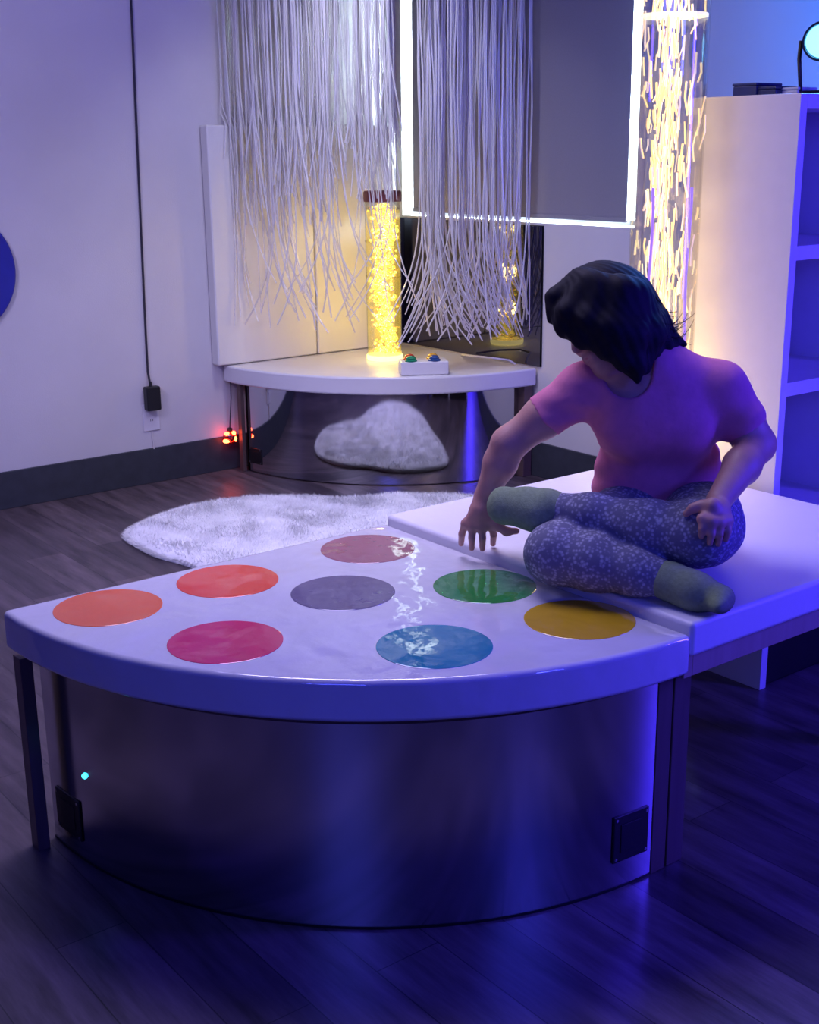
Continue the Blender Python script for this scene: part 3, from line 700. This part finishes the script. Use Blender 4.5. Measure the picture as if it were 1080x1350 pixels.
def footR(v, off=0.0):
    hl = ankR+np.array([0, 0, -.008])
    chain(v, [ankR, hl*.5+toeR*.5, toeR], [.036, .036, .025], .03, off)
    chain(v, [hl, ankR*.45+toeR*.55-np.array([0, 0, .006])], [.038, .034], .02, off)
    ell(v, toeR, ((toeR-ankR)/np.linalg.norm(toeR-ankR), np.array([0, 0, 1.]), RV), (.034, .022, .030), .02, off)
# ---- hands: palm + five bent fingers each
def hand(v, wr, knuckles, mids, tips, thumb, rr, prad):
    kc = np.mean(knuckles, 0)
    cone(v, wr, wr*.45+kc*.55, prad*.92, prad, .02)
    for kn in knuckles: cone(v, wr*.55+kc*.45, kn, prad*.85, rr*1.18, .014)
    for i in range(3): cone(v, knuckles[i], knuckles[i+1], rr*1.1, rr*1.1, .010)
    for kn, mi, tp in zip(knuckles, mids, tips):
        cone(v, kn, mi, rr*1.08, rr*.98, .005); cone(v, mi, tp, rr*.98, rr*.80, .003)
    chain(v, thumb, [prad*.85, rr*1.35, rr*1.12, rr*.9], .008)
# right hand: back to the viewer, pressing its finger tips onto the pad
kR = [J(614, 690, 3.180), J(623, 694, 3.172), J(635, 695, 3.166), J(647, 692, 3.163)]
tR = [atz(608, 717, .641), atz(622, 723, .641), atz(636, 724, .641), atz(650, 717, .642)]
mR = [(a*.5+b*.5)+TB*.010-RV*o for a, b, o in zip(kR, tR, (.004, .001, -.001, -.004))]
thR = [J(642, 675, 3.165), J(656, 693, 3.155), J(668, 701, 3.15), J(681, 700, 3.148)]
vR = vol(); hand(vR, wrR, kR, mR, tR, thR, .0092, .0265)
legsV = vol(); legL(legsV, .004)
def hit(px, py, v, D0=2.5, D1=3.4):
    """first point of a volume along a sight line"""
    for D in np.arange(D0, D1, .002):
        p = at(px, py, D); i = np.round((p-PB0)/VX).astype(int)
        if (i >= 0).all() and (i < NG).all() and v[tuple(i)] < 0: return p, D
    return at(px, py, (D0+D1)/2), (D0+D1)/2
def on(px, py, lift):
    p, D = hit(px, py, legsV); return at(px, py, D-lift)
wrL = on(948, 660, .030)
kL = [on(926, 684, .020), on(938, 688, .022), on(949, 689, .022), on(960, 686, .020)]
tL = [on(925, 707, .007), on(936, 716, .007), on(947, 717, .007), on(957, 711, .007)]
mL = [(a*.45+b*.55)+TB*.007 for a, b in zip(kL, tL)]
thL = [on(938, 668, .022), on(925, 667, .016), on(914, 670, .012), on(905, 677, .009)]
vL = vol(); hand(vL, wrL, kL, mL, tL, thL, .0090, .0245)
# ---- head
vh = vol()
ell(vh, hp(-.012, .030), HA, (.094, .086, .074), .02)
ell(vh, hp(.018, -.030), HA, (.066, .078, .060), .04)
cone(vh, hp(.050, -.075), hp(.062, -.092), .030, .021, .03)                       # chin
for s in (-1, 1):
    cone(vh, hp(-.018, -.055, s*.048), hp(.045, -.086, s*.014), .020, .020, .03)   # jaw
    ell(vh, hp(.052, -.022, s*.036), HA, (.028, .024, .026), .02)                  # cheek
    ell(vh, hp(.066, .030, s*.028), HA, (.020, .012, .026), .018)                  # brow
    ell(vh, hp(-.008, -.008, s*.074), HA, (.018, .030, .009), .008)                # ear
cone(vh, hp(.080, .014), hp(.100, -.022), .009, .0125, .014)                       # nose
for s in (-1, 1): ell(vh, hp(.090, -.024, s*.011), HA, (.010, .008, .008), .008)
cone(vh, hp(.082, -.052, -.016), hp(.082, -.052, .016), .0085, .0085, .010)        # upper lip
cone(vh, hp(.079, -.064, -.013), hp(.079, -.064, .013), .0090, .0090, .010)
def cut(v, c, axs, r, k=.012):
    r = np.asarray(r); s = _win(np.asarray(c)-r.max(), np.asarray(c)+r.max()); P = _grid(s)
    v[s] = -smin(-v[s], d_ell(P, c, axs, r), k)
for s in (-1, 1):
    cut(vh, hp(.092, .010, s*.031), HA, (.016, .012, .018), .014); ell(vh, hp(.070, .008, s*.030), HA, (.0135, .0125, .0135), .003)
cut(vh, hp(.094, -.058), HA, (.006, .0022, .022), .004)
chain(vh, [neck0-np.array([0, 0, .02]), neck0*.5+neck1*.5, neck1], [.058, .050, .050], .03)
# ---- body
body = vol(); torso(body, -.006)
body = smin(body, vh, .025)
va = vol(); armR(va); va = smin(va, vR, .012); body = smin(body, va, .03)
va = vol(); armL(va); vtmp = vol(); chain(vtmp, [elL, elL*.5+wrL*.5, wrL], [.043, .040, .027], .02); va = smin(va, vL, .012); body = smin(body, va, .022)
lg = vol(); legL(lg, -.007); footL(lg, -.006); body = np.minimum(body, lg)
lg = vol(); legR(lg, -.007); footR(lg, -.006); body = np.minimum(body, lg)
pr_ = thing('person', (float(pel[0]), float(pel[1]), BEDZ), 'dark-haired person in pink T-shirt and speckled leggings sitting cross-legged, reaching down to the padding', 'person')
bo = surf('body', body, M['skin'], pr_, 2)
# ---- T-shirt
sh = vol(); torso(sh, .004)
dR = (elR-shR)/np.linalg.norm(elR-shR); dL = (elL-shL)/np.linalg.norm(elL-shL)
cone(sh, shR, shR*.45+elR*.55, .055, .056, .035, clip=(shR+dR*.115, dR)); cone(sh, shL, shL*.45+elL*.55, .059, .061, .035, clip=(shL+dL*.120, dL))
P = _grid(tuple(slice(0, int(n)) for n in NG))
low = np.clip((1.10-P[..., 2])/.25, 0, 1)
side = P@np.asarray(RV)
sh += (.0065*low*np.sin(P[..., 2]*105+3*noise3(P, 14, 4)+side*6)*np.clip(noise3(P, 11, 8)+.4, 0, 1)+.0022*noise3(P, 34, 2)).astype(np.float32)
nk = vol(); A3 = (RV, TB, UV)
ell(nk, J(829, 492, 2.955), A3, (.053, .085, .058), .01); ell(nk, J(822, 470, 2.98), A3, (.066, .09, .045), .03)
sh = -smin(-sh, nk, .004)
sh = np.maximum(sh, (pel[2]-.035)-P[..., 2]).astype(np.float32)
surf('t_shirt', sh, M['shirt'], pr_, 2)
# ---- leggings
dl = (toeL-ankL); eL = kneeL-ankL; eL = eL/np.linalg.norm(eL); eR = kneeR-ankR; eR = eR/np.linalg.norm(eR)
la = vol(); legL(la, .003); cutL = (P-(ankL+eL*.02))@(-eL); nearL = np.linalg.norm(P-ankL, axis=-1) < .11
la = np.where(nearL, np.maximum(la, cutL), la)
lb = vol(); legR(lb, .003); cutR = (P-(ankR+eR*.015))@(-eR); nearR = np.linalg.norm(P-ankR, axis=-1) < .11
lb = np.where(nearR, np.maximum(lb, cutR), lb)
lp_ = vol(); rt_ = np.array([RV[0], RV[1], 0])/np.hypot(RV[0], RV[1]); ell(lp_, pel-np.array([0, 0, .01]), (rt_, np.array([-rt_[1], rt_[0], 0]), np.array([0, 0, 1.])), (.170, .13, .09), .03)
lp_ = np.maximum(lp_, P[..., 2]-(pel[2]+.02))
le = smin(lp_, la, .03); le = smin(le, lb, .012)
le = (le+.0018*noise3(P, 48, 11)).astype(np.float32); le = np.maximum(le, BEDZ+.002-P[..., 2]).astype(np.float32)
surf('leggings', le, M['leggings'], pr_, 2)
# ---- socks
def sock(foot, ank, e, leg, nm):
    v = vol(); foot(v, .002); cone(v, ank, ank+e*.05, .0335, .036, .02, clip=(ank+e*.045, e))
    v = np.maximum(v+.0010*noise3(P, 60, 5), BEDZ+.0015-P[..., 2]).astype(np.float32); surf('sock', v, M['sock'], pr_, 2)
sock(footL, ankL, eL, None, 'sock'); sock(footR, ankR, eR, None, 'sock')
# ---- lips
bm = bmesh.new()
tube(bm, [Vector(hp(.087-.006*(abs(k)/4)**2, -.0535-.0015*(abs(k)/4), k*.0048)) for k in range(-4, 5)], .0042, 8)
tube(bm, [Vector(hp(.085-.006*(abs(k)/4)**2, -.0635+.003*(abs(k)/4)**2, k*.0044)) for k in range(-4, 5)], .0048, 8)
obj('lips', bm, M['lips'], bo)
# ---- hair: cap, fringe, hanging locks, loose strands
hv = vol()
ell(hv, hp(-.016, .036), HA, (.106, .098, .086), .02)
ell(hv, J(800, 400, 3.0), (RV, UV, FV), (.115, .093, .088), .03)
fr = vol()
ell(fr, hp(.10, -.048), HA, (.085, .072, .10), .01)                                 # face opening
hv = -smin(-hv, fr, .01)
def lock(pts, rs, k=.02):
    chain(hv, pts, rs, k)
lock([J(765, 372, 2.93), J(734, 393, 2.93), J(727, 421, 2.93)], [.035, .022, .010])
lock([J(775, 375, 2.90), J(750, 412, 2.89), J(743, 438, 2.90)], [.035, .026, .011])
lock([J(790, 380, 2.89), J(775, 424, 2.875), J(766, 452, 2.885)], [.036, .030, .013])
lock([J(815, 385, 2.89), J(800, 434, 2.87), J(798, 464, 2.88)], [.04, .034, .018])
lock([J(820, 390, 2.89), J(817, 440, 2.875), J(820, 480, 2.885)], [.04, .036, .014])
lock([J(835, 390, 2.91), J(832, 440, 2.89), J(836, 480, 2.90), J(841, 502, 2.91)], [.042, .040, .026, .008])
lock([J(848, 400, 2.94), J(856, 440, 2.92), J(852, 488, 2.92)], [.03, .036, .010])
lock([J(835, 390, 3.0), J(858, 430, 2.97), J(878, 455, 2.97)], [.04, .036, .018])
lock([J(840, 400, 3.04), J(868, 436, 3.02), J(903, 454, 3.0)], [.035, .028, .007])
lock([J(850, 395, 3.02), J(866, 425, 3.0), J(888, 452, 2.995)], [.03, .028, .012])
lock([J(845, 430, 3.0), J(868, 452, 2.985), J(886, 460, 2.985)], [.03, .024, .008])
lock([J(731, 410, 2.925), J(743, 429, 2.905), J(763, 441, 2.89), J(785, 449, 2.882), J(806, 460, 2.88), J(821, 476, 2.885)], [.013, .016, .018, .018, .018, .014])
lock([J(820, 420, 2.99), J(840, 460, 2.97), J(862, 468, 2.96)], [.06, .045, .02])
Ph = P-h0
gr = np.sin((np.arctan2(Ph@hs, Ph@hf))*38+4.5*noise3(P, 26, 3))
hv = (hv+.0008*gr+.0014*noise3(P, 60, 9)).astype(np.float32)
ha = surf('hair', hv, M['hair'], pr_, 1)
hr = random.Random(21); bm = bmesh.new()
def strand(pts, r=.0013):
    n = 10; q = []
    pts = [np.asarray(p) for p in pts]
    for k in range(n+1):
        t = k/n
        if len(pts) == 3: q.append(Vector(pts[0]*(1-t)**2+pts[1]*2*t*(1-t)+pts[2]*t*t))
        else: q.append(Vector(pts[0]*(1-t)**3+pts[1]*3*t*(1-t)**2+pts[2]*3*t*t*(1-t)+pts[3]*t**3))
    tube(bm, q, r, 5, r*.35)
for i in range(46):
    a = hr.uniform(0, 1); x0 = 838+hr.uniform(-6, 16); y0 = 372+a*46
    D = hr.uniform(2.93, 3.02)
    strand([J(x0, y0, D), J(x0+hr.uniform(12, 26), y0+hr.uniform(12, 24), D), J(x0+hr.uniform(4, 30), y0+hr.uniform(24, 44), D-.01), J(x0+hr.uniform(14, 44), y0+hr.uniform(30, 44), D-.02)], hr.uniform(.0009, .002))
for i in range(20):
    D = hr.uniform(2.96, 3.02); x0 = hr.uniform(850, 876); y0 = hr.uniform(425, 446)
    strand([J(x0, y0, D), J(x0+18, y0+hr.uniform(4, 14), D), J(x0+hr.uniform(26, 38), y0+hr.uniform(-8, 14), D), J(x0+hr.uniform(30, 46), y0+hr.uniform(-24, 14), D)], hr.uniform(.0009, .0018))
for i in range(60):
    t = i/59; x = 720+t*62; y = 402+t*34
    D = 2.925-.03*t
    strand([J(x+22+hr.uniform(-4, 8), y-26, D), J(x+6, y-8, D-.005), J(x+hr.uniform(-2, 8), y+hr.uniform(8, 20), D)], hr.uniform(.0012, .0024))
for i in range(150):
    x = hr.uniform(775, 850); D = 2.90
    strand([J(x-hr.uniform(0, 20), hr.uniform(375, 400), D+.01), J(x+2, 430, D-.035), J(x+hr.uniform(-3, 10), hr.uniform(452, 492) if x > 822 else hr.uniform(446, 464), D-.012)], hr.uniform(.001, .002))
obj('loose_strands', bm, M['hair'], ha)

# ------------------------------------------------------------------ light
w = bpy.data.worlds.new('daylight'); sc.world = w; w.use_nodes = True
bg = w.node_tree.nodes['Background']; bg.inputs['Color'].default_value = (.80, .95, 1, 1); bg.inputs['Strength'].default_value = 110
def area(name, loc, to, size, col, power, sy=None, spread=PI):
    l = bpy.data.lights.new(name, 'AREA'); l.color = col; l.energy = power; l.size = size; l.spread = spread
    if sy: l.shape = 'RECTANGLE'; l.size_y = sy
    o = bpy.data.objects.new(name, l); C.objects.link(o); o.location = loc
    o.rotation_euler = (Vector(to)-Vector(loc)).to_track_quat('-Z', 'Y').to_euler(); return o
def point(name, loc, col, power, r=.04):
    l = bpy.data.lights.new(name, 'POINT'); l.color = col; l.energy = power; l.shadow_soft_size = r
    o = bpy.data.objects.new(name, l); C.objects.link(o); o.location = loc; return o
area('ceiling_fill', (2.6, -2.3, 2.85), (2.6, -2.35, 0), 1.3, (.60, .54, 1), 44, None, math.radians(125))  # fill added overhead, unseen, for the tops and the floor
area('curtain_fill', (1.25, -1.25, 2.82), (.72, -.72, .6), .3, (.80, .80, 1), 7, None, math.radians(100))  # unseen lamp added to brighten the hanging strands
area('left_wall_fill', (2.3, -4.3, 2.75), (0, -1.9, 1.1), .9, (.62, .56, 1), 32, None, math.radians(120))  # added fill that lifts the left wall
area('front_blue_fill', (6.4, -6.0, 2.6), (3.6, -2.8, .3), 1.2, (.08, .10, 1), 48)  # blue fill added behind the camera for platform front and floor
area('blue_column_light', (5.75, -.2, 1.5), (4.4, -1.9, .7), .35, (.06, .03, 1), 110, 1.4)
area('blue_side_light', (6.9, -2.5, 2.2), (4.0, -2.1, .8), .5, (.05, .06, 1), 34)
s = bpy.data.lights.new('blue_wall_fill', 'SPOT'); s.color = (0, .19, 1); s.energy = 80; s.spot_size = math.radians(95); s.spot_blend = 1; s.shadow_soft_size = .06  # added spot that puts the blue glow on the back wall
so = bpy.data.objects.new('blue_wall_fill', s); C.objects.link(so); so.location = (3.35, -.80, 2.05); so.rotation_euler = (Vector((2.75, 0, 2.0))-so.location).to_track_quat('-Z', 'Y').to_euler()
for z in (.75, .95, 1.2): point('tube_light', (tc1[0], tc1[1], z), (1, .76, .26), 4.2, .05)
for z, e in ((.74, 1.5), (.86, 1.4), (.99, 1.1), (1.13, .9), (1.28, .7), (1.44, .5), (1.62, .4), (1.80, .35)): point('tube_light', (tc2[0], tc2[1], z), (1, .76, .42), e, .07)
s = bpy.data.lights.new('spot_beam', 'SPOT'); s.color = (.05, .25, 1); s.energy = 60; s.spot_size = math.radians(100); s.spot_blend = .8; s.shadow_soft_size = .04
so = bpy.data.objects.new('spot_beam', s); C.objects.link(so); so.location = lp+dv*.03; so.rotation_euler = dv.to_track_quat('-Z', 'Y').to_euler()

vs = sc.view_settings; vs.view_transform = 'Standard'; vs.look = 'None'; vs.gamma = 1.0; vs.exposure = 0.0; vs.use_curve_mapping = False
cy = sc.cycles
cy.max_bounces = 8; cy.transparent_max_bounces = 24; cy.caustics_reflective = False; cy.caustics_refractive = False; cy.sample_clamp_indirect = 4.0
try: cy.use_denoising = True
except Exception: pass
